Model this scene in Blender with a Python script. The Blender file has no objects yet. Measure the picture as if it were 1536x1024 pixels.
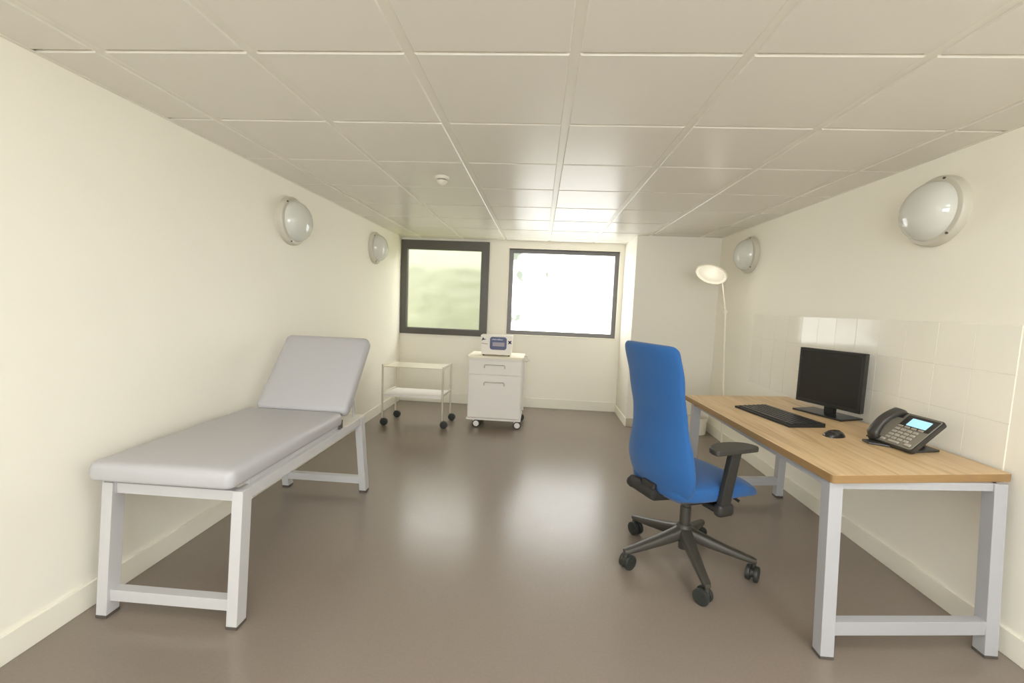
import bpy, bmesh, math, random
from math import sin, cos, pi, radians
from mathutils import Vector, Matrix

random.seed(7)
SC = bpy.context.scene
COL = SC.collection

# ------------------------------------------------------------------ materials
def srgb(r, g, b):
    f = lambda c: (c/12.92 if c <= .04045 else ((c+.055)/1.055)**2.4)
    return (f(r/255), f(g/255), f(b/255), 1)

def mat(name, col, rough=.5, metal=0, spec=.5, noise=None, bump=None, emit=None, estr=0, coat=0, sheen=0):
    m = bpy.data.materials.new(name); m.use_nodes = True
    nt = m.node_tree; b = nt.nodes['Principled BSDF']
    b.inputs['Base Color'].default_value = col
    b.inputs['Roughness'].default_value = rough
    b.inputs['Metallic'].default_value = metal
    b.inputs['Specular IOR Level'].default_value = spec
    b.inputs['Coat Weight'].default_value = coat
    b.inputs['Sheen Weight'].default_value = sheen
    if emit:
        b.inputs['Emission Color'].default_value = emit
        b.inputs['Emission Strength'].default_value = estr
    tc = None
    if noise or bump:
        tc = nt.nodes.new('ShaderNodeTexCoord')
    if noise:                                   # (scale, amount, stretch xyz)
        sc, am, st = noise
        mp = nt.nodes.new('ShaderNodeMapping'); mp.inputs['Scale'].default_value = st
        n = nt.nodes.new('ShaderNodeTexNoise'); n.inputs['Scale'].default_value = sc; n.inputs['Detail'].default_value = 5
        mx = nt.nodes.new('ShaderNodeMix'); mx.data_type = 'RGBA'
        d = tuple(c*(1-am) for c in col[:3])+(1,); l = tuple(min(1, c*(1+am)) for c in col[:3])+(1,)
        mx.inputs['A'].default_value = d; mx.inputs['B'].default_value = l
        nt.links.new(tc.outputs['Object'], mp.inputs['Vector']); nt.links.new(mp.outputs['Vector'], n.inputs['Vector'])
        nt.links.new(n.outputs['Fac'], mx.inputs['Factor']); nt.links.new(mx.outputs['Result'], b.inputs['Base Color'])
    if bump:                                    # (scale, strength, distance)
        sc, s, dist = bump
        n = nt.nodes.new('ShaderNodeTexNoise'); n.inputs['Scale'].default_value = sc; n.inputs['Detail'].default_value = 4
        bp = nt.nodes.new('ShaderNodeBump'); bp.inputs['Strength'].default_value = s; bp.inputs['Distance'].default_value = dist
        nt.links.new(tc.outputs['Object'], n.inputs['Vector']); nt.links.new(n.outputs['Fac'], bp.inputs['Height'])
        nt.links.new(bp.outputs['Normal'], b.inputs['Normal'])
    return m

M = {}
M['wall'] = mat('wall_paint', srgb(245, 241, 229), .55, noise=(1.3, .015, (1, 1, 1)), bump=(60, .05, .002))
M['column'] = mat('column_paint', srgb(232, 228, 217), .6, noise=(1.5, .015, (1, 1, 1)))
M['ceil'] = mat('ceiling_tile', srgb(226, 222, 213), .27, spec=.08, noise=(2.2, .012, (1, 1, 1)))
M['runner'] = mat('ceiling_runner', srgb(228, 224, 213), .35, spec=.12)
M['void'] = mat('ceiling_void', srgb(48, 44, 38), .9)
M['tile'] = mat('glazed_tile', srgb(244, 240, 229), .09, spec=.32, noise=(3, .01, (1, 1, 1)))
M['grout'] = mat('tile_grout', srgb(226, 221, 207), .8)
M['base'] = mat('skirting_paint', srgb(240, 236, 223), .5)
M['skirt'] = mat('skirting_grey', srgb(196, 186, 168), .5)
M['frame'] = mat('window_frame_dark', srgb(84, 80, 74), .35)
M['frame2'] = mat('window_frame_grey', srgb(112, 108, 106), .35)  # dark grey frame, lightened to carry the glare of the bright pane
M['sill'] = mat('window_reveal', srgb(238, 232, 215), .45)
M['white'] = mat('white_powder_coat', srgb(172, 172, 176), .35)
M['tableframe'] = mat('cream_white_steel', srgb(196, 195, 196), .35)
M['rubber'] = mat('grey_rubber', srgb(84, 78, 72), .7)
M['vinyl'] = mat('grey_vinyl', srgb(181, 180, 183), .42, noise=(8, .02, (1, 1, 1)), bump=(180, .08, .0006))
M['fabric'] = mat('blue_fabric', srgb(30, 87, 148), .85, noise=(240, .10, (1, 1, 1)), bump=(520, .35, .0006), sheen=.15)
M['black'] = mat('black_plastic', srgb(44, 42, 40), .5, bump=(300, .08, .0005))
M['charcoal'] = mat('charcoal_nylon', srgb(66, 63, 57), .42)
M['armpad'] = mat('arm_pad_rubber', srgb(58, 56, 51), .55)
M['steel'] = mat('brushed_steel', srgb(232, 226, 210), .28, metal=.55)
M['chrome'] = mat('trolley_tube', srgb(214, 205, 190), .3, metal=.7)
M['caster'] = mat('caster_rubber', srgb(46, 48, 46), .45)
M['cab'] = mat('cabinet_white', srgb(232, 228, 223), .38)
M['cabtop'] = mat('cabinet_top', srgb(240, 234, 216), .6, spec=.2)
M['handle'] = mat('handle_grey', srgb(196, 188, 178), .4)
M['lampw'] = mat('lamp_white', srgb(236, 230, 214), .4)
M['lampglow'] = mat('lamp_diffuser', srgb(168, 164, 150), .5, emit=srgb(255, 246, 222), estr=.24)
M['dome'] = mat('opal_glass', srgb(212, 213, 206), .07, spec=.6)
M['domeplate'] = mat('lamp_plate', srgb(204, 199, 185), .4)
M['screw'] = mat('screw_dark', srgb(90, 84, 74), .4, metal=.6)
M['plastic'] = mat('white_plastic', srgb(226, 220, 208), .4)
M['device'] = mat('device_casing', srgb(236, 230, 222), .35)
M['navy'] = mat('navy_bezel', srgb(70, 80, 118), .35)
M['navydark'] = mat('navy_mark', srgb(34, 34, 72), .5)
M['lcd'] = mat('device_lcd', srgb(160, 152, 166), .25)
M['ink'] = mat('grey_ink', srgb(120, 117, 114), .6)
M['pale'] = mat('pale_print', srgb(206, 208, 220), .6)
M['monblack'] = mat('monitor_plastic', srgb(44, 43, 42), .38)
M['screen'] = mat('monitor_glass', srgb(40, 38, 36), .28, spec=.4)
M['key'] = mat('key_black', srgb(38, 38, 38), .35)
M['kbody'] = mat('keyboard_case', srgb(30, 30, 31), .5)
M['mouse'] = mat('mouse_shell', srgb(38, 36, 35), .22)
M['phone'] = mat('phone_grey', srgb(128, 122, 110), .4)
M['phonedark'] = mat('phone_dark', srgb(52, 50, 47), .4)
M['handset'] = mat('handset_shell', srgb(60, 57, 54), .32)
M['phonekey'] = mat('phone_key', srgb(170, 163, 150), .3)
M['phonelcd'] = mat('phone_lcd', srgb(150, 200, 230), .3, emit=srgb(158, 210, 240), estr=.38)
M['binw'] = mat('bin_white', srgb(226, 220, 208), .4)

# floor: sealed vinyl with fine grain and slightly uneven gloss
def floor_mat():
    m = bpy.data.materials.new('vinyl_floor'); m.use_nodes = True
    nt = m.node_tree; L = nt.links; b = nt.nodes['Principled BSDF']
    tc = nt.nodes.new('ShaderNodeTexCoord')
    def noise(s, d=4):
        n = nt.nodes.new('ShaderNodeTexNoise'); n.inputs['Scale'].default_value = s; n.inputs['Detail'].default_value = d
        L.new(tc.outputs['Object'], n.inputs['Vector']); return n
    n1, n2, n3 = noise(90, 3), noise(2.2, 5), noise(9, 5)
    mx = nt.nodes.new('ShaderNodeMix'); mx.data_type = 'RGBA'
    mx.inputs['A'].default_value = srgb(129, 118, 107); mx.inputs['B'].default_value = srgb(140, 128, 117)
    L.new(n1.outputs['Fac'], mx.inputs['Factor'])
    L.new(mx.outputs['Result'], b.inputs['Base Color'])
    rr = nt.nodes.new('ShaderNodeMapRange')
    rr.inputs['To Min'].default_value = .20; rr.inputs['To Max'].default_value = .29
    L.new(n3.outputs['Fac'], rr.inputs['Value']); L.new(rr.outputs['Result'], b.inputs['Roughness'])
    b.inputs['Specular IOR Level'].default_value = .62
    bp = nt.nodes.new('ShaderNodeBump'); bp.inputs['Strength'].default_value = .03; bp.inputs['Distance'].default_value = .003
    L.new(n3.outputs['Fac'], bp.inputs['Height'])
    bp2 = nt.nodes.new('ShaderNodeBump'); bp2.inputs['Strength'].default_value = .06; bp2.inputs['Distance'].default_value = .001
    L.new(n1.outputs['Fac'], bp2.inputs['Height']); L.new(bp.outputs['Normal'], bp2.inputs['Normal'])
    L.new(bp2.outputs['Normal'], b.inputs['Normal'])
    return m
M['floor'] = floor_mat()

def wood_mat():
    m = bpy.data.materials.new('oak_laminate'); m.use_nodes = True
    nt = m.node_tree; L = nt.links; b = nt.nodes['Principled BSDF']
    tc = nt.nodes.new('ShaderNodeTexCoord')
    mp = nt.nodes.new('ShaderNodeMapping'); mp.inputs['Scale'].default_value = (14, 1.0, 14)
    L.new(tc.outputs['Object'], mp.inputs['Vector'])
    n = nt.nodes.new('ShaderNodeTexNoise'); n.inputs['Scale'].default_value = 1.7; n.inputs['Detail'].default_value = 7
    n.inputs['Distortion'].default_value = .7; L.new(mp.outputs['Vector'], n.inputs['Vector'])
    mp2 = nt.nodes.new('ShaderNodeMapping'); mp2.inputs['Scale'].default_value = (160, 3, 160)
    L.new(tc.outputs['Object'], mp2.inputs['Vector'])
    n2 = nt.nodes.new('ShaderNodeTexNoise'); n2.inputs['Scale'].default_value = 1.0; n2.inputs['Detail'].default_value = 3
    L.new(mp2.outputs['Vector'], n2.inputs['Vector'])
    cr = nt.nodes.new('ShaderNodeValToRGB')
    e = cr.color_ramp.elements
    e[0].position, e[0].color = .30, srgb(190, 157, 112)
    e[1].position, e[1].color = .72, srgb(232, 204, 162)
    x = e.new(.47); x.color = srgb(219, 187, 141)
    L.new(n.outputs['Fac'], cr.inputs['Fac'])
    mx = nt.nodes.new('ShaderNodeMix'); mx.data_type = 'RGBA'; mx.blend_type = 'MULTIPLY'
    mx.inputs['Factor'].default_value = .22
    L.new(cr.outputs['Color'], mx.inputs['A']); L.new(n2.outputs['Fac'], mx.inputs['B'])
    L.new(mx.outputs['Result'], b.inputs['Base Color'])
    b.inputs['Roughness'].default_value = .38
    return m
M['wood'] = wood_mat()
M['wood_edge'] = mat('oak_edge_band', srgb(150, 118, 76), .5, noise=(5, .12, (2, 2, 14)))  # tabletop side faces, a darker tone than the top

def pane_mat(name, ca, cb, strength, scale, lo=.35, hi=.65):
    m = bpy.data.materials.new(name); m.use_nodes = True
    nt = m.node_tree; L = nt.links; b = nt.nodes['Principled BSDF']
    tc = nt.nodes.new('ShaderNodeTexCoord')
    n = nt.nodes.new('ShaderNodeTexNoise'); n.inputs['Scale'].default_value = scale; n.inputs['Detail'].default_value = 2
    L.new(tc.outputs['Object'], n.inputs['Vector'])
    cr = nt.nodes.new('ShaderNodeValToRGB'); e = cr.color_ramp.elements
    e[0].position, e[0].color = lo, ca; e[1].position, e[1].color = hi, cb
    L.new(n.outputs['Fac'], cr.inputs['Fac'])
    b.inputs['Base Color'].default_value = (.25, .26, .22, 1)
    b.inputs['Roughness'].default_value = .25
    L.new(cr.outputs['Color'], b.inputs['Emission Color'])
    b.inputs['Emission Strength'].default_value = strength
    return m

def frosted_mat():
    m = bpy.data.materials.new('frosted_glass'); m.use_nodes = True
    nt = m.node_tree; L = nt.links; nt.nodes.remove(nt.nodes['Principled BSDF'])
    out = nt.nodes['Material Output']
    rf = nt.nodes.new('ShaderNodeBsdfRefraction'); rf.inputs['Roughness'].default_value = .5; rf.inputs['IOR'].default_value = 1.12
    rf.inputs['Color'].default_value = (.97, .985, .95, 1)
    gl = nt.nodes.new('ShaderNodeBsdfGlossy'); gl.inputs['Roughness'].default_value = .3
    mx = nt.nodes.new('ShaderNodeMixShader'); mx.inputs['Fac'].default_value = .05
    L.new(rf.outputs[0], mx.inputs[1]); L.new(gl.outputs[0], mx.inputs[2]); L.new(mx.outputs[0], out.inputs['Surface'])
    return m
def pane2_mat():
    m = pane_mat('frosted_white_pane', (.085, .10, .078, 1), (.985, 1, .975, 1), 2.8, 4.5, .44, .62)
    nt = m.node_tree; L = nt.links
    tc = next(n for n in nt.nodes if n.type == 'TEX_COORD'); no = next(n for n in nt.nodes if n.type == 'TEX_NOISE')
    cr = next(n for n in nt.nodes if n.type == 'VALTORGB')
    sx = nt.nodes.new('ShaderNodeSeparateXYZ'); L.new(tc.outputs['Object'], sx.inputs['Vector'])
    mr = nt.nodes.new('ShaderNodeMapRange'); mr.inputs['From Min'].default_value = -.35; mr.inputs['From Max'].default_value = .25
    mr.inputs['To Min'].default_value = 0; mr.inputs['To Max'].default_value = .27
    L.new(sx.outputs['X'], mr.inputs['Value'])
    ad = nt.nodes.new('ShaderNodeMath'); ad.operation = 'ADD'
    L.new(no.outputs['Fac'], ad.inputs[0]); L.new(mr.outputs['Result'], ad.inputs[1]); L.new(ad.outputs[0], cr.inputs['Fac'])
    return m

# ------------------------------------------------------------------ mesh helpers
class MB:
    def __init__(self): self.bm = bmesh.new()
    def _join(self, t, mtx):
        t.transform(mtx); me = bpy.data.meshes.new('t'); t.to_mesh(me); t.free()
        self.bm.from_mesh(me); bpy.data.meshes.remove(me)
    def box(self, lo, hi, bevel=0, seg=2, mtx=None):
        t = bmesh.new(); bmesh.ops.create_cube(t, size=1)
        lo, hi = Vector(lo), Vector(hi); s = hi-lo; c = (lo+hi)/2
        t.transform(Matrix.Translation(c) @ Matrix.Diagonal((s.x, s.y, s.z, 1)))
        if bevel: bmesh.ops.bevel(t, geom=list(t.edges), offset=min(bevel, min(s)*.49), segments=seg, profile=.5, affect='EDGES')
        self._join(t, mtx or Matrix()); return self
    def bar(self, p, q, w, h, bevel=.003, up=(0, 0, 1), seg=2):
        """rectangular bar from p to q: w sideways, h along up"""
        p, q = Vector(p), Vector(q); d = q-p; L = d.length; d.normalize()
        s = d.cross(Vector(up))
        s = s.normalized() if s.length > 1e-5 else Vector((1, 0, 0))
        u = s.cross(d).normalized()
        m = Matrix((s, d, u)).transposed().to_4x4(); m.translation = (p+q)/2
        return self.box((-w/2, -L/2, -h/2), (w/2, L/2, h/2), bevel, seg, m)
    def leg(self, top, foot, wx, wy, bevel=.003):
        """bar with horizontal ends from foot to top (a skewed box)"""
        t = bmesh.new(); bmesh.ops.create_cube(t, size=1)
        top, foot = Vector(top), Vector(foot)
        for v in t.verts:
            c = top if v.co.z > 0 else foot
            v.co = Vector((c.x+v.co.x*wx, c.y+v.co.y*wy, c.z))
        bmesh.ops.bevel(t, geom=list(t.edges), offset=bevel, segments=2, profile=.5, affect='EDGES')
        self._join(t, Matrix()); return self
    def cyl(self, p, q, r, r2=None, n=24, cap=True, bevel=0):
        p, q = Vector(p), Vector(q); d = q-p
        t = bmesh.new(); bmesh.ops.create_cone(t, cap_ends=cap, segments=n, radius1=r, radius2=r if r2 is None else r2, depth=d.length)
        if bevel:
            es = [e for e in t.edges if any(len(f.verts) > 4 for f in e.link_faces)]
            bmesh.ops.bevel(t, geom=es, offset=bevel, segments=2, profile=.5, affect='EDGES')
        m = d.to_track_quat('Z', 'Y').to_matrix().to_4x4(); m.translation = (p+q)/2
        self._join(t, m); return self
    def lathe(self, prof, n=40, mtx=None):
        t = bmesh.new(); rings = []
        for r, z in prof:
            if r < 1e-6: rings.append([t.verts.new((0, 0, z))])
            else: rings.append([t.verts.new((r*cos(2*pi*k/n), r*sin(2*pi*k/n), z)) for k in range(n)])
        for a, b in zip(rings, rings[1:]):
            for k in range(n):
                k2 = (k+1) % n
                if len(a) == 1 and len(b) == 1: continue
                if len(a) == 1: t.faces.new((a[0], b[k2], b[k]))
                elif len(b) == 1: t.faces.new((a[k], a[k2], b[0]))
                else: t.faces.new((a[k], a[k2], b[k2], b[k]))
        bmesh.ops.recalc_face_normals(t, faces=t.faces)
        self._join(t, mtx or Matrix()); return self
    def loft(self, secs, cap=True):
        t = bmesh.new(); R = [[t.verts.new(p) for p in s] for s in secs]; n = len(R[0])
        for a, b in zip(R, R[1:]):
            for k in range(n): t.faces.new((a[k], a[(k+1) % n], b[(k+1) % n], b[k]))
        if cap: t.faces.new(R[0][::-1]); t.faces.new(R[-1])
        bmesh.ops.recalc_face_normals(t, faces=t.faces)
        self._join(t, Matrix()); return self
    def tube(self, pts, r, n=12):
        pts = [Vector(p) for p in pts]; secs = []; up = None
        for i, p in enumerate(pts):
            d = (pts[min(i+1, len(pts)-1)]-pts[max(i-1, 0)]).normalized()
            if up is None: up = d.orthogonal().normalized()
            up = (up-d*up.dot(d)).normalized(); s = d.cross(up)
            secs.append([p+(up*cos(2*pi*k/n)+s*sin(2*pi*k/n))*r for k in range(n)])
        return self.loft(secs)
    def prism(self, poly, z0, z1, bevel=0, seg=2, mtx=None):
        t = bmesh.new()
        f = t.faces.new([t.verts.new((x, y, z0)) for x, y in poly])
        r = bmesh.ops.extrude_face_region(t, geom=[f])
        for v in r['geom']:
            if isinstance(v, bmesh.types.BMVert): v.co.z = z1
        bmesh.ops.recalc_face_normals(t, faces=t.faces)
        if bevel: bmesh.ops.bevel(t, geom=list(t.edges), offset=bevel, segments=seg, profile=.5, affect='EDGES')
        self._join(t, mtx or Matrix()); return self
    def quad(self, a, b, c, d):
        self.bm.faces.new([self.bm.verts.new(p) for p in (a, b, c, d)]); return self
    def xf(self, m): self.bm.transform(m); return self
    def build(self, name, m, parent=None, sharp=35, subsurf=0):
        me = bpy.data.meshes.new(name); self.bm.to_mesh(me); self.bm.free()
        for p in me.polygons: p.use_smooth = True
        me.set_sharp_from_angle(angle=radians(sharp))
        for x in (m if isinstance(m, (list, tuple)) else [m]): me.materials.append(M[x] if isinstance(x, str) else x)
        o = bpy.data.objects.new(name, me); COL.objects.link(o)
        if parent: o.parent = parent
        if not subsurf and sharp <= 35:          # keeps big faces flat next to small bevels
            wn = o.modifiers.new('weighted_normal', 'WEIGHTED_NORMAL'); wn.keep_sharp = True; wn.weight = 60
        if subsurf:
            s = o.modifiers.new('smooth', 'SUBSURF'); s.levels = subsurf; s.render_levels = subsurf
        return o

def thing(name, label, cat, loc=(0, 0, 0), rotz=0, group=None):
    o = bpy.data.objects.new(name, None); COL.objects.link(o)
    o.empty_display_size = .1
    o.location = loc; o.rotation_euler = (0, 0, rotz)
    return tag(o, label, cat, group)
def tag(o, label, cat, group=None):
    o['label'] = label; o['category'] = cat
    if group: o['group'] = group
    return o
def struct(o, label=None, cat=None):
    o['kind'] = 'structure'
    if label: o['label'] = label
    if cat: o['category'] = cat
    return o
def copy_tree(o, parent=None):
    c = o.copy(); COL.objects.link(c)
    if parent: c.parent = parent
    for ch in list(o.children): copy_tree(ch, c)
    return c
def rrect(w, h, r, n=6):
    out = []
    for cx, cy, a in ((w/2-r, h/2-r, 0), (-w/2+r, h/2-r, 90), (-w/2+r, -h/2+r, 180), (w/2-r, -h/2+r, 270)):
        for k in range(n+1):
            t = radians(a+90*k/n); out.append((cx+r*cos(t), cy+r*sin(t)))
    return out
def sellipse(a, b, e, n):
    out = []
    for k in range(n):
        t = 2*pi*k/n; c, s = cos(t), sin(t)
        out.append((a*math.copysign(abs(c)**(2/e), c), b*math.copysign(abs(s)**(2/e), s)))
    return out

# ------------------------------------------------------------------ room
XL, XR, YB, H, YF = -1.992, 2.129, 6.077, 2.3444, -2.6
T = .2
struct(MB().box((XL-T, YF-T, -.1), (XR+T, YB+T, 0)).build('floor', 'floor'), 'brown grey sealed vinyl floor with glossy window reflections', 'floor')
struct(MB().box((XL-T, YF-T, 0), (XL, YB+T, H+.12)).build('wall_left', 'wall'), 'plain cream painted wall behind the exam table', 'wall')
struct(MB().box((XR, YF-T, 0), (XR+T, YB+T, H+.12)).build('wall_right', 'wall'), 'cream painted wall behind the desk', 'wall')
# back wall with two openings
W1 = (-1.992, -.735, .985, 2.309)     # x0 x1 z0 z1
W2 = (-.461, 1.072, 1.035, 2.236)
bw = MB()
def wallseg(x0, x1, z0, z1):
    bw.box((x0, YB, z0), (x1, YB+T, z1))
wallseg(XL, XR, 0, W1[2]); wallseg(XL, XR, W1[3], H+.12)
wallseg(W1[1], XR, W1[2], W2[2]); wallseg(W1[1], W2[0], W2[2], W2[3]); wallseg(W2[1], XR, W2[2], W2[3]); wallseg(W1[1], XR, W2[3], W1[3])
struct(bw.build('wall_back', 'wall'), 'cream wall holding the two windows', 'wall')
# front wall (behind the viewpoint) with a wide window added for fill light
W_FILL = (-1.5, 1.6, .9, 2.15)
fw = MB()
fw.box((XL, YF-T, 0), (XR, YF, W_FILL[2])).box((XL, YF-T, W_FILL[3]), (XR, YF, H+.12))
fw.box((XL, YF-T, W_FILL[2]), (W_FILL[0], YF, W_FILL[3])).box((W_FILL[1], YF-T, W_FILL[2]), (XR, YF, W_FILL[3]))
struct(fw.build('wall_front', 'wall'), 'cream wall with a wide window opposite the two windows', 'wall')
# boxed column in the far corner
struct(MB().box((1.135, 5.344, 0), (XR, YB, H+.02)).build('wall_column', 'column'), 'boxed-out column filling the corner behind the floor lamp', 'column')

# ceiling: metal tiles in a runner grid
GX, GY, P = .0844, 1.6104, .6
cb = MB()
x0s = [GX+P*i for i in range(-4, 5)]; y0s = [GY+P*j for j in range(-8, 9)]
GM, GC = .036, .014
FILL_PANELS = [(-1, -2), (2, -2), (-1, -4), (2, -4)]          # ceiling cells taken by added fill light panels, out of the frame
for a, b in zip(x0s, x0s[1:]):
    for c, d in zip(y0s, y0s[1:]):
        lo = [max(a+GM/2, XL+.004), max(c+GC/2, YF)]; hi = [min(b-GM/2, XR-.004), min(d-GC/2, YB-.002)]
        if (round((a-GX)/P), round((c-GY)/P)) in FILL_PANELS: continue
        if hi[0]-lo[0] < .03 or hi[1]-lo[1] < .02: continue
        t = bmesh.new(); bmesh.ops.create_cube(t, size=1)
        s = (hi[0]-lo[0], hi[1]-lo[1], .014)
        t.transform(Matrix.Translation(((lo[0]+hi[0])/2, (lo[1]+hi[1])/2, H+.007)) @ Matrix.Diagonal(s+(1,)))
        es = [e for e in t.edges if all(v.co.z < H+.001 for v in e.verts)]
        bmesh.ops.bevel(t, geom=es, offset=.005, segments=1, profile=.5, affect='EDGES')
        cb._join(t, Matrix())
ceil = struct(cb.build('ceiling', 'ceil'), 'suspended ceiling of satin off-white metal tiles', 'ceiling')
rn = MB()
for x in x0s:
    if XL < x < XR: rn.box((x-.03, YF, H+.006), (x+.03, YB-.005, H+.016), .001, 1)
for y in y0s:
    if YF < y < YB: rn.box((XL+.045, y-.012, H+.009), (XR-.045, y+.012, H+.018))
rn.build('runner_grid', 'runner', ceil)
MB().box((XL-T, YF-T, H+.03), (XR+T, YB+T, H+.12)).build('ceiling_slab', 'void', ceil)
pt = MB()
for x in (XL+.008, XR-.008): pt.box((x-.008, YF, H-.003), (x+.008, YB, H+.002), .001, 1)
pt.build('edge_trim', 'runner', ceil)

# added fill light panels, unseen, set into the grid overhead of the viewpoint
M['led'] = mat('light_panel', (.9, .9, .9, 1), .5, emit=(.97, 1, 1.01, 1), estr=7.2)  # glow added above the view to brighten the room
for k, (i, j) in enumerate(FILL_PANELS):
    xa, ya = GX+P*i, GY+P*j
    t = thing('ceiling_light', ['recessed square light panel at the %s of the ceiling' % q for q in ('near window side over the exam table', 'near window side over the desk', 'rear wall side over the exam table', 'rear wall side over the desk')][k], 'ceiling light', (xa+P/2, ya+P/2, H), 0, 'recessed light panels')
    fr = MB()
    for lo, hi in (((-.283, -.295), (.283, -.27)), ((-.283, .27), (.283, .295)), ((-.283, -.27), (-.258, .27)), ((.258, -.27), (.283, .27))): fr.box(lo+(0,), hi+(.014,), .002)
    fr.build('frame', 'runner', t)
    MB().box((-.26, -.272, .003), (.26, .272, .008)).build('diffuser', 'led', t)

# skirtings
struct(MB().box((XL, YF, 0), (XL+.014, YB, .115), .004).build('baseboard_left', 'base'), 'cream skirting along the wall beside the exam table', 'baseboard')
struct(MB().box((XR-.014, YF, 0), (XR, 5.344, .115), .004).build('baseboard_right', 'base'), 'cream skirting running under the desk', 'baseboard')
struct(MB().box((XL+.014, YB-.014, 0), (1.135, YB, .135), .004).build('baseboard_back', 'base'), 'cream skirting below the two windows', 'baseboard')
struct(MB().box((1.122, 5.332, 0), (1.136, YB-.014, .105), .004).build('baseboard_column_side', 'base'), 'cream skirting on the window side of the column', 'baseboard')
struct(MB().box((1.136, 5.332, 0), (XR-.014, 5.344, .105), .004).build('baseboard_column_front', 'skirt'), 'greyish skirting on the front of the column', 'baseboard')

# glazed tile band on the right wall
tb = MB(); tw, th = .1985, .2225
ty0 = 2.032; ztop = 1.452; rows = 3; cols = 12
for j in range(rows):
    for i in range(cols):
        ya, za = ty0+i*tw, ztop-(j+1)*th
        c = Vector((XR-.0005, ya+tw/2, za+th/2))
        m = Matrix.Translation(c) @ Matrix.Rotation(random.gauss(0, .0016), 4, 'Z') @ Matrix.Rotation(random.gauss(0, .0016), 4, 'Y')
        tb.box((-.003, -tw/2+.0009, -th/2+.0009), (.003, tw/2-.0009, th/2-.0009), .0012, 2, m)
tb2 = tb.build('trim_1', 'tile'); struct(tb2, 'band of glossy cream wall tiles behind the monitor and phone', 'tile band')
MB().box((XR-.002, ty0, ztop-rows*th), (XR+.001, ty0+cols*tw, ztop)).build('grout', 'grout', tb2)

# windows
def window_frame(name, x0, x1, z0, z1, l, r, t, b, ya, yb, m, bead):
    f = MB()
    f.box((x0, ya, z0), (x0+l, yb, z1), .004).box((x1-r, ya, z0), (x1, yb, z1), .004)
    f.box((x0+l-.004, ya, z1-t), (x1-r+.004, yb, z1), .004).box((x0+l-.004, ya, z0), (x1-r+.004, yb, z0+b), .004)
    return f.build(name, m)
w1 = thing('window_1', 'square window with thick dark frame and pale green frosted pane', 'window', (0, 0, 0)); w1['kind'] = 'structure'
fr = window_frame('window_frame', W1[0]+.002, W1[1], W1[2], W1[3], .085, .108, .122, .085, YB-.035, YB+.06, 'frame', 0); fr.parent = w1
sb = window_frame('sash', W1[0]+.08, W1[1]-.10, W1[2]+.078, W1[3]-.115, .014, .014, .014, .014, YB-.02, YB+.05, 'frame', 0); sb.parent = w1
MB().quad((W1[0]+.08, YB+.018, W1[2]+.08), (W1[1]-.1, YB+.018, W1[2]+.08), (W1[1]-.1, YB+.018, W1[3]-.115), (W1[0]+.08, YB+.018, W1[3]-.115)).build('pane', frosted_mat(), w1)
# outside the frosted window: a bright hedge under an overcast sky
M['leaf'] = mat('hedge_leaves', srgb(111, 113, 95), .7, noise=(1.6, .10, (1, 1, 1)))
M['ground'] = mat('outside_grass', srgb(180, 184, 110), .8, noise=(2, .08, (1, 1, 1)))
t = bmesh.new(); bmesh.ops.create_grid(t, x_segments=60, y_segments=34, size=1)
for v_ in t.verts:
    u_, w_ = v_.co.x, v_.co.y
    v_.co = Vector((-2.2+u_*4.2, 8.0+.55*max(0, w_-.55)*2+random.uniform(-.03, .03), 1.35+w_*1.35+random.uniform(-.03, .03)))
hb = MB(); hb._join(t, Matrix())
hg = hb.build('hedge', 'leaf'); hg['kind'] = 'stuff'
tag(hg, 'pale green hedge seen blurred through the frosted dark-framed window', 'hedge')
struct(MB().box((-9, YB+T, -.1), (6, 16, 0)).build('ground', 'ground'), 'pale grass outside the windows', 'ground')
w2 = thing('window_2', 'wide window with slim grey frame and bright white frosted pane', 'window', (0, 0, 0)); w2['kind'] = 'structure'
fr = window_frame('window_frame', W2[0], W2[1], W2[2], W2[3], .062, .058, .055, .058, YB+.05, YB+.13, 'frame2', 0); fr.parent = w2
MB().box((W2[0]+.05, YB+.085, W2[2]+.05), (W2[1]-.05, YB+.1, W2[3]-.05)).build('pane', pane2_mat(), w2)
sl = MB()
sl.box((W2[0]-.012, YB-.008, W2[2]-.012), (W2[1]+.012, YB+.06, W2[2]), .003)
sl.box((W2[0]-.012, YB-.008, W2[2]), (W2[0], YB+.06, W2[3]+.012), .003)
sl.box((W2[0], YB-.004, W2[3]), (W2[1], YB+.06, W2[3]+.012), .003)
sl.build('window_sill', 'sill', w2)
w_fill = thing('window_3', 'wide bright window in the wall behind the viewpoint', 'window', (0, 0, 0)); w_fill['kind'] = 'structure'  # unseen window, put in as a fill light
fr = window_frame('window_frame', *W_FILL, .06, .06, .06, .06, YF-.12, YF-.04, 'frame2', 0); fr.parent = w_fill
MB().box((W_FILL[0]+.05, YF-.1, W_FILL[2]+.05), (W_FILL[1]-.05, YF-.085, W_FILL[3]-.05)).build('pane', pane_mat('frosted_front_pane', srgb(247, 252, 255), srgb(248, 253, 255), 6.2, 1.0), w_fill)

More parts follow.
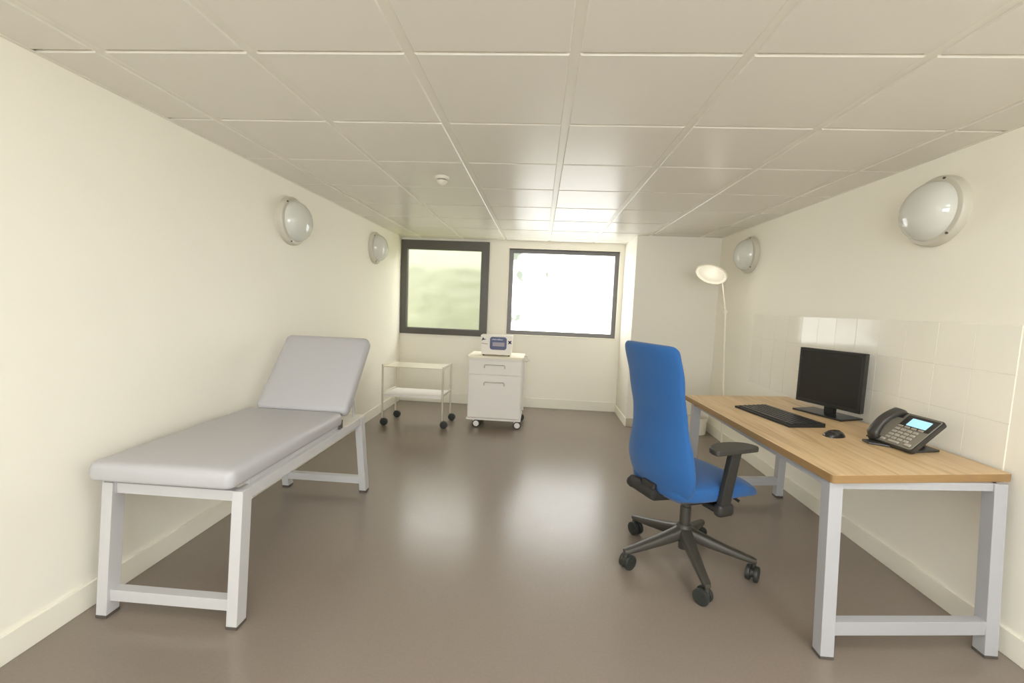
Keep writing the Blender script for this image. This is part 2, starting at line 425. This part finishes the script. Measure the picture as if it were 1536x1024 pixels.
# ------------------------------------------------------------------ exam table
et = thing('exam_table', 'long grey padded examination table on a white steel frame', 'exam table', (-1.575, 2.37, 0))
def E(p): return Vector(p)-Vector((-1.575, 2.37, 0))
def pad(L, Wd, Th, rx):
    """cushion: rounded slab lying x across, y along, z up; origin at bottom centre of the y=0 end"""
    m = MB(); t = bmesh.new()
    secs = []
    # stack of rounded rectangles giving softly bulged edges
    prof = [(.016, 0), (.004, .006), (0, .018), (-.001, .045), (0, .06), (.006, .073), (.016, .081), (.032, .0855), (.06, .0875), (.12, .0885)]
    for inset, z in prof:
        secs.append([Vector((x, y+L/2, z*Th/.088)) for x, y in rrect(Wd-2*inset, L-2*inset, max(.008, rx-inset*.6), 6)])
    m.loft(secs); return m
m = pad(1.035, .655, .088, .04)
m.xf(Matrix.Translation(E((-1.5775, 1.66, .625)))); m.build('mattress', 'vinyl', et, 60)
ang = math.atan2(1.165-.70, 3.065-2.68)
m = pad(.60, .62, .085, .04)
m.xf(Matrix.Translation(E((-1.542, 2.735, .66))) @ Matrix.Rotation(ang, 4, 'X')); m.build('backrest', 'vinyl', et, 60)
YN, YFAR = 1.752, 2.985
for x in (-1.862, -1.267):
    MB().bar(E((x, YN-.02, .572)), E((x, YFAR+.055, .572)), .042, .055).build('side_rail', 'tableframe', et)
for x in (-1.845, -1.287):
    MB().bar(E((x, 1.80, .612)), E((x, 2.69, .612)), .03, .032).build('pad_rail', 'tableframe', et)
for y in (YN+.005, YFAR+.03):
    MB().bar(E((-1.842, y, .568)), E((-1.287, y, .568)), .04, .048).build('cross_rail', 'tableframe', et)
MB().box(E((-1.842, 2.72, .588)), E((-1.246, 3.03, .603)), .003).build('head_plate', 'plastic', et)
for sx in (-1, 1):
    x = -1.565+sx*.302
    MB().box(E((x-.006, 2.655, .575)), E((x+.006, 2.70, .655)), .003).build('hinge', 'rubber', et)
    MB().bar(E((x-.03*sx, 2.95, .60)), E((x-.03*sx, 2.90, .86)), .02, .012, up=(0, 1, 0)).build('backrest_strut', 'tableframe', et)
for x in (-1.868, -1.268):
    for yt, yf in ((YN, 1.70), (YFAR, 3.085)):
        o = MB().leg(E((x, yt, .598)), E((x, yf, .012)), .05, .062).build('leg', 'tableframe', et)
        MB().box(E((x-.026, yf-.032, 0)), E((x+.026, yf+.032, .014)), .002).build('rubber_foot', 'rubber', o)
for y in (1.712, 3.068):
    MB().bar(E((-1.845, y, .095)), E((-1.29, y, .095)), .045, .052).build('stretcher', 'tableframe', et)

# ------------------------------------------------------------------ casters
def twin_caster(parent, x, y, ang, r=.036, w=.05, mat_='charcoal', stem_top=.1):
    c, s = cos(ang), sin(ang)                # wheel trails along (c,s)
    cx, cy = x+c*.018, y+s*.018; ax = Vector((-s, c, 0))
    P0 = Vector((cx, cy, r))
    m = MB()
    m.cyl(Vector((x, y, r*1.2)), Vector((x, y, stem_top)), .011, n=16)
    m.cyl(P0-ax*w*.22, P0+ax*w*.22, r*.55, n=20)
    mt = Matrix.Translation((cx, cy, r))
    m.box((-.014, -.012, .0), (.026, .012, r*.98), .006, 2, Matrix.Translation((x, y, r*.55)) @ Matrix.Rotation(ang, 4, 'Z'))
    o = m.build('caster', mat_, parent)
    for sg in (-1, 1):
        w_ = MB().cyl(P0+ax*sg*w*.14, P0+ax*sg*w*.5, r, n=28, bevel=.006)
        w_.cyl(P0+ax*sg*w*.5, P0+ax*sg*(w*.5+.002), r*.45, n=20)
        w_.build('wheel', 'caster', o)
    return o

# ------------------------------------------------------------------ instrument trolley
tr = thing('instrument_trolley', 'small two-shelf steel trolley on four dark casters under the left window', 'trolley', (-1.4, 4.97, 0))
def TT(p): return Vector(p)-Vector((-1.4, 4.97, 0))
posts = [(-1.766, 4.79), (-1.063, 4.79), (-1.735, 5.16), (-1.046, 5.16)]
for x, y in posts:
    MB().cyl(TT((x, y, .085)), TT((x, y, .712)), .011, n=16, bevel=.002).build('post', 'chrome', tr)
    o = MB()
    o.cyl(TT((x, y, .06)), TT((x, y, .1)), .009, n=12)
    cx = x+.026
    o.box(TT((x-.006, y-.016, .05)), TT((cx+.012, y+.016, .085)), .005)
    o = o.build('caster', 'caster', tr)
    MB().cyl(TT((cx-.004, y-.02, .045)), TT((cx-.004, y+.02, .045)), .045, n=28, bevel=.01).cyl(TT((cx-.004, y-.0215, .045)), TT((cx-.004, y+.0215, .045)), .018, n=20).build('wheel', 'caster', o)
for nm, z in (('top_tray', .695), ('lower_tray', .372)):
    m = MB().prism([(-1.766+1.4, 4.785-4.97), (-1.063+1.4, 4.785-4.97), (-1.046+1.4, 5.165-4.97), (-1.735+1.4, 5.165-4.97)], z-.012, z, .002)
    if z < .5: m.box(TT((-1.75, 4.787, z-.03)), TT((-1.07, 4.797, z-.01)), .002)
    o = m.build(nm, 'steel' if z > .5 else 'cab', tr)
    for a, b in ((posts[0], posts[2]), (posts[1], posts[3])):
        MB().bar(TT((a[0], a[1]-.004, z+.006)), TT((b[0], b[1]+.004, z+.006)), .012, .028, .003).build('lip', 'plastic', o)

# ------------------------------------------------------------------ drawer cabinet
dc = thing('drawer_cabinet', 'white drawer cabinet on casters standing under the gap between windows', 'cabinet', (-.485, 5.14, 0))
def D(p): return Vector(p)-Vector((-.485, 5.14, 0))
x0, x1, y0, y1 = -.795, -.172, 4.905, 5.375
MB().box(D((x0, y0+.02, .115)), D((x1, y1, .825)), .004).build('body', 'cab', dc)
MB().prism([(p[0], p[1]) for p in [(x-.0, y) for x, y in [(q[0]-.4835+.485, q[1]+5.14-5.14) for q in rrect(.655, .50, .02, 4)]]], .822, .848, .005).build('top', 'cabtop', dc)
MB().box(D((x0-.008, y0-.002, .095)), D((x1+.008, y1, .118)), .004).build('plinth', 'cab', dc)
def handle(parent, zc, y):
    h = MB(); hw = .118
    xc = -.487
    h.tube([D((xc-hw, y+.012, zc-.018)), D((xc-hw, y-.016, zc-.018)), D((xc-hw, y-.02, zc+.008)), D((xc-hw+.01, y-.02, zc+.017)), D((xc+hw-.01, y-.02, zc+.017)), D((xc+hw, y-.02, zc+.008)), D((xc+hw, y-.016, zc-.018)), D((xc+hw, y+.012, zc-.018))], .006, 10)
    h.build('handle', 'handle', parent)
dr = MB().box(D((x0+.006, y0, .642)), D((x1-.006, y0+.022, .80)), .004).build('drawer', 'cab', dc); handle(dr, .735, y0)
dd = MB().box(D((x0+.006, y0, .125)), D((x1-.006, y0+.022, .630)), .004).build('door', 'cab', dc); handle(dd, .532, y0)
for x, y, mm in ((-.70, 4.95, 'cab'), (-.215, 4.95, 'cab'), (-.70, 5.33, 'caster'), (-.19, 5.33, 'caster')):
    c = MB().box(D((x-.03, y-.02, .03)), D((x+.03, y+.02, .096)), .014, 3).build('caster', mm, dc)
    MB().cyl(D((x+.012, y-.026, .046)), D((x+.012, y+.026, .046)), .046, n=28, bevel=.008).build('wheel', 'caster', c)
    if mm == 'cab': MB().cyl(D((x+.012, y-.0275, .046)), D((x+.012, y+.0275, .046)), .034, n=28, bevel=.003).build('wheel_cap', 'cab', c)
b = MB()
b.tube([D((-.16, 5.20, .83)), D((-.128, 5.20, .845)), D((-.118, 5.20, .82)), D((-.105, 5.18, .79)), D((-.12, 5.16, .78)), D((-.155, 5.16, .785))], .012, 10)
b.box(D((-.173, 5.13, .765)), D((-.158, 5.23, .845)), .004)
b.build('holder_bracket', 'plastic', dc)
b = MB().box(D((-.173, 5.33, .13)), D((-.148, 5.37, .80)), .005).build('side_rail', 'cab', dc)

# ------------------------------------------------------------------ medical device
md = thing('medical_device', 'small white medical device with navy display panel on the cabinet', 'medical device', (-.485, 5.06, .849))
dv = MB()
dv.loft([[Vector((sx*w, y, z)) for sx, y in ((-1, -.085), (1, -.085), (1, .10), (-1, .10))] for w, z in ((.172, .012), (.187, .24))])
bmesh.ops.bevel(dv.bm, geom=list(dv.bm.edges), offset=.006, segments=2, profile=.5, affect='EDGES')
dv.build('casing', 'device', md)
for sx in (-1, 1):
    for y in (-.07, .08): MB().cyl((sx*.15, y, 0), (sx*.15, y, .014), .012, n=12).build('foot', 'rubber', md)
RX = Matrix.Rotation(pi/2, 4, 'X')
def front(x, z, y=-.085): return Matrix.Translation((x, y, z)) @ RX
bz = MB().prism(rrect(.196, .15, .03, 6), 0, .005, .0015, 1, front(.022, .148)).build('display_panel', 'navy', md)
MB().prism(rrect(.14, .046, .004, 3), 0, .007, mtx=front(.026, .137)).build('screen', 'lcd', bz)
tx = MB(); rnd = random.Random(3); xx = -.052
for k in range(14):
    w = rnd.choice((.003, .006, .007, .008)); h = rnd.choice((.013, .016, .010))
    if k in (1, 6): xx += .006
    tx.box((xx, -.0915, .186), (xx+w, -.0895, .186+h)); xx += w+.0026
tx.build('lettering', 'pale', bz)
lg = MB().prism([(-.03, -.018), (-.004, -.006), (.03, -.002), (.0, .008), (-.012, .026), (-.018, .004)], 0, .002, mtx=front(-.148, .19))
MB().prism([(-.034, .002), (.038, -.005), (.038, -.011), (-.034, -.003)], 0, .0015, mtx=front(-.14, .143)).build('printed_line', 'ink', md)
lg.build('logo', 'navydark', md)
xm = MB()
for a in (50, -42):
    xm.box((-.024, -.0065, 0), (.024, .0065, .002), .001, 1, front(.157, .165) @ Matrix.Rotation(radians(a), 4, 'Z'))
xm.box((-.016, -.012, 0), (.008, .012, .0019), .001, 1, front(.16, .165))
xm.build('cross_logo', 'navydark', md)

# ------------------------------------------------------------------ desk
dk = thing('office_desk', 'oak-topped office desk with white steel legs against the tiled wall', 'desk', (1.65, 2.7, 0))
def K(p): return Vector(p)-Vector((1.65, 2.7, 0))
ZT = .80
cn = [(1.248, 1.815), (2.113, 1.975), (2.055, 3.597), (1.172, 3.425)]
poly = []
for i, p in enumerate(cn):
    a, b2 = Vector(cn[i-1]), Vector(cn[(i+1) % 4]); p = Vector(p); r = .018
    d1, d2 = (a-p).normalized(), (b2-p).normalized()
    for t in (0, .25, .5, .75, 1):
        q = (p+d1*r)*(1-t)**2+p*2*t*(1-t)+(p+d2*r)*t**2
        poly.append((q.x-1.65, q.y-2.7))
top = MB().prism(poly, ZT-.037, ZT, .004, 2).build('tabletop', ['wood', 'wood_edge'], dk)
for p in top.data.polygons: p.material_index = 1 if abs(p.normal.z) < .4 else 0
lw = .056
legs = [((1.285, 1.872), (1.289, 1.825)), ((2.032, 1.965), (2.032, 1.912)), ((1.246, 3.365), (1.246, 3.375)), ((1.985, 3.49), (1.985, 3.49))]
for t_, f_ in legs:
    o = MB().leg(K((t_[0], t_[1], ZT-.037)), K((f_[0], f_[1], .012)), lw, lw).build('leg', 'white', dk)
    MB().box(K((f_[0]-.029, f_[1]-.029, 0)), K((f_[0]+.029, f_[1]+.029, .013)), .002).build('rubber_foot', 'rubber', o)
for a, b2 in (((1.29, 1.832), (2.03, 1.919)), ((1.246, 3.374), (1.985, 3.49))):
    MB().bar(K(a+(.128,)), K(b2+(.128,)), .042, .062).build('stretcher', 'white', dk)
for a, b2 in (((1.287, 1.872), (2.03, 1.963)), ((1.246, 3.365), (1.985, 3.49)), ((1.285, 1.872), (1.246, 3.365)), ((2.032, 1.963), (1.985, 3.49))):
    MB().bar(K(a+(ZT-.055,)), K(b2+(ZT-.055,)), .034, .036).build('top_rail', 'white', dk)

# ------------------------------------------------------------------ monitor
mn = thing('computer_monitor', 'black flat computer monitor switched off on its square stand', 'monitor', (1.965, 2.985, ZT), radians(22))
# local: screen faces -x, +y towards the window wall
MB().prism([(-.105, -.165), (.10, -.165), (.10, .165), (-.105, .165)], 0, .012, .004, 2).build('stand_base', 'monblack', mn)
MB().box((.012, -.032, .01), (.05, .032, .09), .006).build('stand_neck', 'monblack', mn)
pl = MB().box((-.012, -.214, .056), (.02, .214, .437), .005)
pl.box((.018, -.15, .11), (.045, .15, .38), .012)
hs = pl.build('housing', 'monblack', mn)
bz = MB()
for a, b2 in (((-.018, -.214, .056), (-.010, .214, .078)), ((-.018, -.214, .419), (-.010, .214, .437)), ((-.018, -.214, .056), (-.010, -.192, .437)), ((-.018, .196, .056), (-.010, .214, .437))):
    bz.box(a, b2, .003)
bz.build('bezel', 'monblack', mn)
MB().box((-.0135, -.194, .076), (-.0105, .198, .421)).build('screen', 'screen', mn)

# ------------------------------------------------------------------ keyboard
kb = thing('computer_keyboard', 'black keyboard lying on the desk in front of the monitor', 'keyboard', (1.56, 2.838, ZT), radians(11))
# local: x depth (away from typist), y along
KD, KL = .235, .50
MB().loft([[Vector((x, y, z)) for y, z in ((-KL/2, 0), (KL/2, 0), (KL/2, h), (-KL/2, h))] for x, h in ((-KD/2, .012), (KD/2, .024))]).build('case', 'kbody', kb)
keyme = None; nrow, ncol = 6, 16
for r in range(nrow):
    y = -KL/2+.012
    widths = [1]*ncol
    if r == 0: widths = [1.3, 1.2, 1.2, 5.6, 1.2, 1.2, 1.2, 1, 1, 1]
    elif r == 1: widths = [2.1]+[1]*10+[2]+[1]*2
    elif r == 2: widths = [1.7]+[1]*11+[2.2]+[1]
    tot = sum(widths); u = (KL-.024)/tot
    for w in widths:
        x = -KD/2+.022+r*(KD-.036)/nrow
        z = .012+(x+KD/2)/KD*.012
        o = MB().box((x, y+.0018, z-.002), (x+(KD-.036)/nrow-.0045, y+w*u-.0018, z+.006), .0015, 1).build('key', 'key', kb)
        y += w*u

# ------------------------------------------------------------------ mouse
ms = thing('computer_mouse', 'black computer mouse lying on the desk beside the keyboard', 'mouse', (1.655, 2.435, ZT), radians(18))
secs = []
for k in range(13):
    t = k/12; y = -.052+.104*t
    w = .034*(1-abs(2*t-1)**3.2)**.45+.002; h = .036*(1-abs(2*t-1.05)**2.6)**.6 if abs(2*t-1.05) < 1 else .004
    secs.append([Vector((y*1.15, w*cos(a), max(0, h*sin(a)) if sin(a) > 0 else 0)) for a in [pi*q/10 for q in range(11)]])
MB().loft(secs).build('shell', 'mouse', ms, 50)
MB().cyl((.03, -.004, .026), (.03, .004, .026), .008, n=16).build('scroll_wheel', 'key', ms)

# ------------------------------------------------------------------ desk phone
# local: +x towards the wall (back), y along width (+y towards the window end)
ph = thing('desk_phone', 'grey desk telephone with lit blue display tilted on a black stand', 'telephone', (1.822, 2.283, ZT), radians(8))
TA = math.atan2(.148, .168)
PW, PD = .245, .224
TM = Matrix.Translation((0, 0, .012)) @ Matrix.Rotation(-TA, 4, 'Y')
MB().prism(rrect(PD, PW, .014, 5), -.014, .010, .004, 2, TM @ Matrix.Translation((PD/2, 0, 0))).build('body', 'phonedark', ph)
MB().prism(rrect(PD-.012, PW-.012, .012, 5), .009, .0125, .0015, 1, TM @ Matrix.Translation((PD/2, 0, 0))).build('face_plate', 'phone', ph)
MB().prism(rrect(.085, .158, .006, 4), .012, .0155, .0015, 1, TM @ Matrix.Translation((PD-.056, -.036, 0))).build('display_panel', 'phonedark', ph)
MB().prism(rrect(.052, .098, .003, 3), .0155, .0165, mtx=TM @ Matrix.Translation((PD-.058, -.040, 0))).build('screen', 'phonelcd', ph)
def pkey(x, y, w, h): MB().prism(rrect(h, w, .003, 3), .012, .0185, .0016, 1, TM @ Matrix.Translation((x, y, 0))).build('key', 'phonekey', ph)
for r in range(4):
    for c in range(4): pkey(.042+r*.0215, .026-c*.031, .024, .0145)
for c in range(4): pkey(.129, .026-c*.034, .027, .009)
pkey(.021, -.02, .055, .013); pkey(.021, .038, .024, .013); pkey(.026, -.088, .03, .016)
# handset lying on the left side
secs = []
for k in range(17):
    t = k/16; x = .004+t*(PD-.004)
    lift = .016+.036*sin(pi*t)**.8
    e = abs(2*t-1)
    w = .027+.004*e**2; h = (.017+.010*e**3)*(1 if 0 < k < 16 else .45)
    if k in (0, 16): w *= .7
    secs.append([TM @ Vector((x, .088+w*cx, lift+h*cz)) for cx, cz in sellipse(1, 1, 2.6, 20)])
MB().loft(secs).build('handset', 'handset', ph, 60)
MB().box((-.0, .052, 0), (.03, .12, .004), .001, 1, TM @ Matrix.Translation((0, 0, .012))).box((-.02, .054, 0), (.02, .122, .005), .001, 1, TM @ Matrix.Translation((PD-.025, 0, .012))).build('cradle', 'phonedark', ph)
MB().prism([(-.065, .045), (-.05, .1), (.03, .10), (.215, .06), (.222, .02), (.21, -.07), (.05, -.09), (.02, -.02)], 0, .012, .003, 2).build('stand', 'phonedark', ph)
MB().bar((.16, 0, .012), (.125, 0, .10), .09, .012, up=(1, 0, 0)).build('stand_strut', 'phonedark', ph)

# ------------------------------------------------------------------ office chair
CY = 25
ch = thing('office_chair', 'high-backed blue swivel chair with black armrests at the desk', 'office chair', (.893, 2.452, 0), radians(CY))

ANG0 = radians(54-CY)
hub = MB().lathe([(0, .135), (.034, .135), (.044, .15), (.048, .20), (.042, .225), (.032, .236), (0, .237)], 32)
hub.cyl((0, 0, .085), (0, 0, .14), .026, n=24, bevel=.004)
hub.build('hub', 'charcoal', ch)
for k in range(5):
    a = ANG0+2*pi*k/5; c, s = cos(a), sin(a)
    secs = []
    for t in (0, .15, .35, .6, .85, .96, 1):
        r = .02+t*.357; w = .036-.016*t; zt = .226-.11*t**.85; th = .075-.046*t
        if t == 1: w *= .7; th *= .75
        secs.append([Vector((c*r-s*w*px, s*r+c*w*px, zt-th/2+th/2*pz)) for px, pz in sellipse(1, 1, 3.2, 16)])
    o = MB().loft(secs).build('base_leg', 'charcoal', ch, 50)
    st = twin_caster(o, c*.366, s*.366, a+radians(150+25*k), .042, .062, 'charcoal', .108)
MB().cyl((0, 0, .2), (0, 0, .43), .024, n=28).cyl((0, 0, .2), (0, 0, .34), .03, n=28, bevel=.003).build('gas_lift', 'charcoal', ch)
mc = MB().box((-.13, -.085, .415), (.14, .085, .455), .018, 3)
mc.prism(rrect(.40, .38, .07, 5), .446, .464, .005, 2)
mc.build('seat_mechanism', 'black', ch)
lv = MB().tube([(.06, -.08, .43), (.075, -.15, .425), (.085, -.2, .395), (.10, -.225, .382)], .012, 10); lv.build('lever', 'black', ch)
lv = MB().tube([(.16, -.06, .44), (.19, -.15, .43), (.2, -.18, .42)], .009, 10); lv.build('lever', 'black', ch)
# seat: lofted front to back
secs = []
N = 36
prof = [(-.255, .10, .030, .512), (-.25, .17, .044, .511), (-.225, .215, .054, .510), (-.16, .24, .058, .508), (-.05, .25, .060, .507), (.05, .252, .060, .508), (.14, .25, .058, .509), (.20, .243, .055, .500), (.26, .230, .046, .486), (.30, .208, .033, .469), (.322, .18, .016, .455)]
for x, hw, ht, zc in prof:
    sec = []
    for cy, cz in sellipse(1, 1, 3.0, N):
        sec.append(Vector((x, hw*cy, zc+ht*cz+(.012*(cy*cy) if cz > 0 and x < .2 else 0))))
    secs.append(sec)
MB().loft(secs).build('seat', 'fabric', ch, 80, 1)
# backrest
def lerp(tab, v):
    for (a, x), (b2, y) in zip(tab, tab[1:]):
        if v <= b2:
            t = (v-a)/(b2-a); t = t*t*(3-2*t); return x+(y-x)*t
    return tab[-1][1]
Wt = [(.44, .15), (.475, .20), (.53, .248), (.62, .262), (.71, .246), (.80, .216), (.90, .206), (1.02, .208), (1.15, .216), (1.26, .214), (1.275, .210)]
Ct = [(.44, -.205), (.54, -.245), (.64, -.262), (.76, -.256), (.90, -.270), (1.05, -.305), (1.28, -.36)]
Tt = [(.44, .014), (.475, .028), (.54, .036), (.70, .038), (.95, .031), (1.275, .028)]
secs = []
zs = [.445, .452, .475, .51, .56, .62, .68, .74, .80, .86, .92, .98, 1.04, 1.1, 1.16, 1.21, 1.245, 1.262, 1.274, 1.280]
for z in zs:
    w, c, t = lerp(Wt, z), lerp(Ct, z), lerp(Tt, z)
    if z > 1.25 - 1e-9 and z > 1.246:
        f = (z-1.245)/.036; w -= .03*f*f*1.0; t *= math.sqrt(max(.05, 1-f*f*.93))
    sec = []
    for cy, cx in sellipse(1, 1, 3.0, 40):
        sec.append(Vector((c+t*cx+.045*cy*cy*(w/.2)**2*.6, w*cy, z)))
    secs.append(sec)
MB().loft(secs).build('backrest', 'fabric', ch, 80, 1)
bb = MB().loft([[Vector((x+.5*t*px, w*py, z)) for px, py in sellipse(1, 1, 3, 20)] for x, t, w, z in ((-.12, .06, .05, .435), (-.2, .05, .05, .435), (-.26, .05, .05, .445))])
bb.bar((-.10, 0, .435), (-.29, 0, .45), .12, .045, .014)
bb.bar((-.285, 0, .44), (-.272, 0, .52), .10, .03, .01, up=(1, 0, 0))
bb.bar((-.27, .06, .47), (-.30, .135, .475), .04, .07, .014)
bb.cyl((-.28, -.06, .462), (-.28, .155, .462), .03, n=20, bevel=.008)
bb.build('back_bracket', 'black', ch)
for sg in (-1, 1):
    post = MB()
    y = sg*.262
    post.bar((-.02, y, .425), (.035, y+sg*.004, .75), .034, .066, .007, up=(1, 0, 0))
    post.box((-.05, min(y+.018*sg, sg*.15), .418), (.05, max(y+.018*sg, sg*.15), .450), .012, 3)
    post.box((-.06, y-.026, .408), (.045, y+.026, .475), .02, 3)
    post.build('armrest_post', 'black', ch)
    pol = []
    n = 16
    for k in range(n+1):
        t = pi*k/n; pol.append((.025-.145*cos(t), sg*(.288-.105*sin(t)**.75)))
    pol += [(.16, sg*.300), (-.11, sg*.300)]
    MB().prism(pol, .742, .772, .007, 3).build('armrest_pad', 'armpad', ch)

# ------------------------------------------------------------------ floor lamp
fl = thing('floor_lamp', 'slim white floor lamp with tilted round head in the corner', 'floor lamp', (1.965, 4.5, 0))
def F(p): return Vector(p)-Vector((1.965, 4.5, 0))
MB().lathe([(0, 0), (.098, 0), (.102, .006), (.098, .018), (.03, .026), (0, .026)], 40, Matrix.Translation(F((1.995, 4.6, 0)))).build('base', 'lampw', fl)
MB().tube([F((1.995, 4.6, .02)), F((1.882, 4.5, 1.455))], .010, 14).build('pole', 'lampw', fl)
MB().cyl(F((1.882, 4.488, 1.468)), F((1.882, 4.512, 1.468)), .018, n=20, bevel=.003).cyl(F((1.882, 4.5, 1.44)), F((1.882, 4.5, 1.475)), .013, n=16).build('joint', 'lampw', fl)
MB().tube([F((1.882, 4.5, 1.468)), F((1.822, 4.5, 1.80))], .007, 12).build('arm', 'lampw', fl)
# head: shallow bowl, open face towards the room
hc = F((1.700, 4.47, 1.838))
ax = Vector((.46, .42, .87)).normalized()           # back of the head
xa = Vector((1, 0, -.55)); xa = (xa-ax*xa.dot(ax)).normalized(); ya = ax.cross(xa)
HM = Matrix((xa, ya, ax)).transposed().to_4x4(); HM.translation = hc
hd = MB().lathe([(.122, .006), (.145, -.008), (.152, -.004), (.152, .006), (.125, .022), (.07, .033), (0, .036)], 48, HM).build('head', 'lampw', fl)
MB().lathe([(0, -.006), (.06, -.004), (.10, .0), (.126, .004), (.134, .001)], 48, HM).build('diffuser', 'lampglow', hd)
MB().cyl(HM @ Vector((.118, .01, .004)), F((1.822, 4.5, 1.80)), .010, n=12).build('neck', 'lampw', hd)

bulb = bpy.data.lights.new('bulb', 'POINT'); bulb.energy = .5; bulb.color = (1, .95, .86); bulb.shadow_soft_size = .05
bo = bpy.data.objects.new('bulb', bulb); COL.objects.link(bo); bo.parent = hd; bo.location = HM @ Vector((0, 0, -.13))

# ------------------------------------------------------------------ bin
bn = thing('waste_bin', 'small white round bin on the floor by the column', 'bin', (1.955, 5.222, 0))
MB().lathe([(0, 0), (.098, 0), (.103, .006), (.106, .195), (.106, .2), (.101, .2), (.098, .19), (.094, .012), (0, .012)], 40).build('bucket', 'binw', bn)
MB().lathe([(.105, .186), (.11, .189), (.11, .202), (.105, .204)], 40).build('rim', 'binw', bn)

# ------------------------------------------------------------------ wall lamps
def wall_lamp(y, z, side, label):
    x = XL if side < 0 else XR
    t = thing('wall_lamp', label, 'wall lamp', (x, y, z), 0, 'round opal wall lamps')
    R = Matrix.Rotation(pi/2 if side < 0 else -pi/2, 4, 'Y')
    pl = MB().lathe([(0, 0), (.183, 0), (.186, .006), (.184, .03), (.176, .042), (.155, .05), (0, .05)], 56, R).build('back_plate', 'domeplate', t)
    prof = []
    for k in range(15):
        a = pi/2*k/14; prof.append((.157*cos(a)**.9 if k < 14 else 0, .042+.112*sin(a)))
    MB().lathe(prof, 56, R).build('glass_dome', 'dome', t, 60)
    for k in range(3):
        a = radians(100+120*k)
        p = R @ Vector((.171*cos(a), .171*sin(a), .040)); q = R @ Vector((.171*cos(a), .171*sin(a), .049))
        MB().cyl(p, q, .006, n=12).build('screw', 'screw', t)
    return t
wall_lamp(3.335, 2.035, -1, 'round opal wall lamp above the exam table head')
wall_lamp(5.065, 2.058, -1, 'round opal wall lamp beside the dark-framed window')
wall_lamp(2.515, 2.045, 1, 'round opal wall lamp high above the desk phone')
wall_lamp(4.605, 2.058, 1, 'round opal wall lamp behind the floor lamp head')

# ------------------------------------------------------------------ smoke detector
sd = thing('smoke_detector', 'small white smoke detector on a ceiling tile', 'smoke detector', (-.742, 3.13, H))
MB().lathe([(0, 0), (.052, 0), (.054, -.006), (.05, -.018), (.043, -.022), (0, -.022)], 32).build('base', 'plastic', sd)
MB().lathe([(.034, -.026), (.040, -.028), (.038, -.036), (.026, -.05), (.012, -.058), (0, -.058)], 32).build('sensor_head', 'plastic', sd)
MB().lathe([(.03, -.021), (.034, -.021), (.034, -.028), (.03, -.028)], 32).build('vent_slot', 'void', sd)

# ------------------------------------------------------------------ light, world, camera
w = bpy.data.worlds.new('daylight'); SC.world = w; w.use_nodes = True
w.node_tree.nodes['Background'].inputs['Color'].default_value = (1, 1, .98, 1)
w.node_tree.nodes['Background'].inputs['Strength'].default_value = 3.7

cd = bpy.data.cameras.new('camera'); co = bpy.data.objects.new('camera', cd); COL.objects.link(co)
f, yaw, pitch, roll, hz = 644.58, .06095, .08479, .04091, 1.4506
fwd = Vector((-sin(yaw)*cos(pitch), cos(yaw)*cos(pitch), -sin(pitch)))
rt = Vector((cos(yaw), sin(yaw), 0)); up = rt.cross(fwd)
r_ = rt*cos(roll)+up*sin(roll); u_ = -rt*sin(roll)+up*cos(roll)
mw = Matrix((r_, u_, -fwd)).transposed().to_4x4(); mw.translation = (0, 0, hz)
co.matrix_world = mw
cd.sensor_width = 36; cd.lens = f*36/1536; cd.clip_start = .02; cd.clip_end = 60
SC.camera = co
v = SC.view_settings
v.view_transform = 'Standard'; v.look = 'None'; v.gamma = 1; v.use_curve_mapping = False
v.exposure = 0.92
SC.cycles.max_bounces = 14; SC.cycles.diffuse_bounces = 8; SC.cycles.sample_clamp_indirect = 6
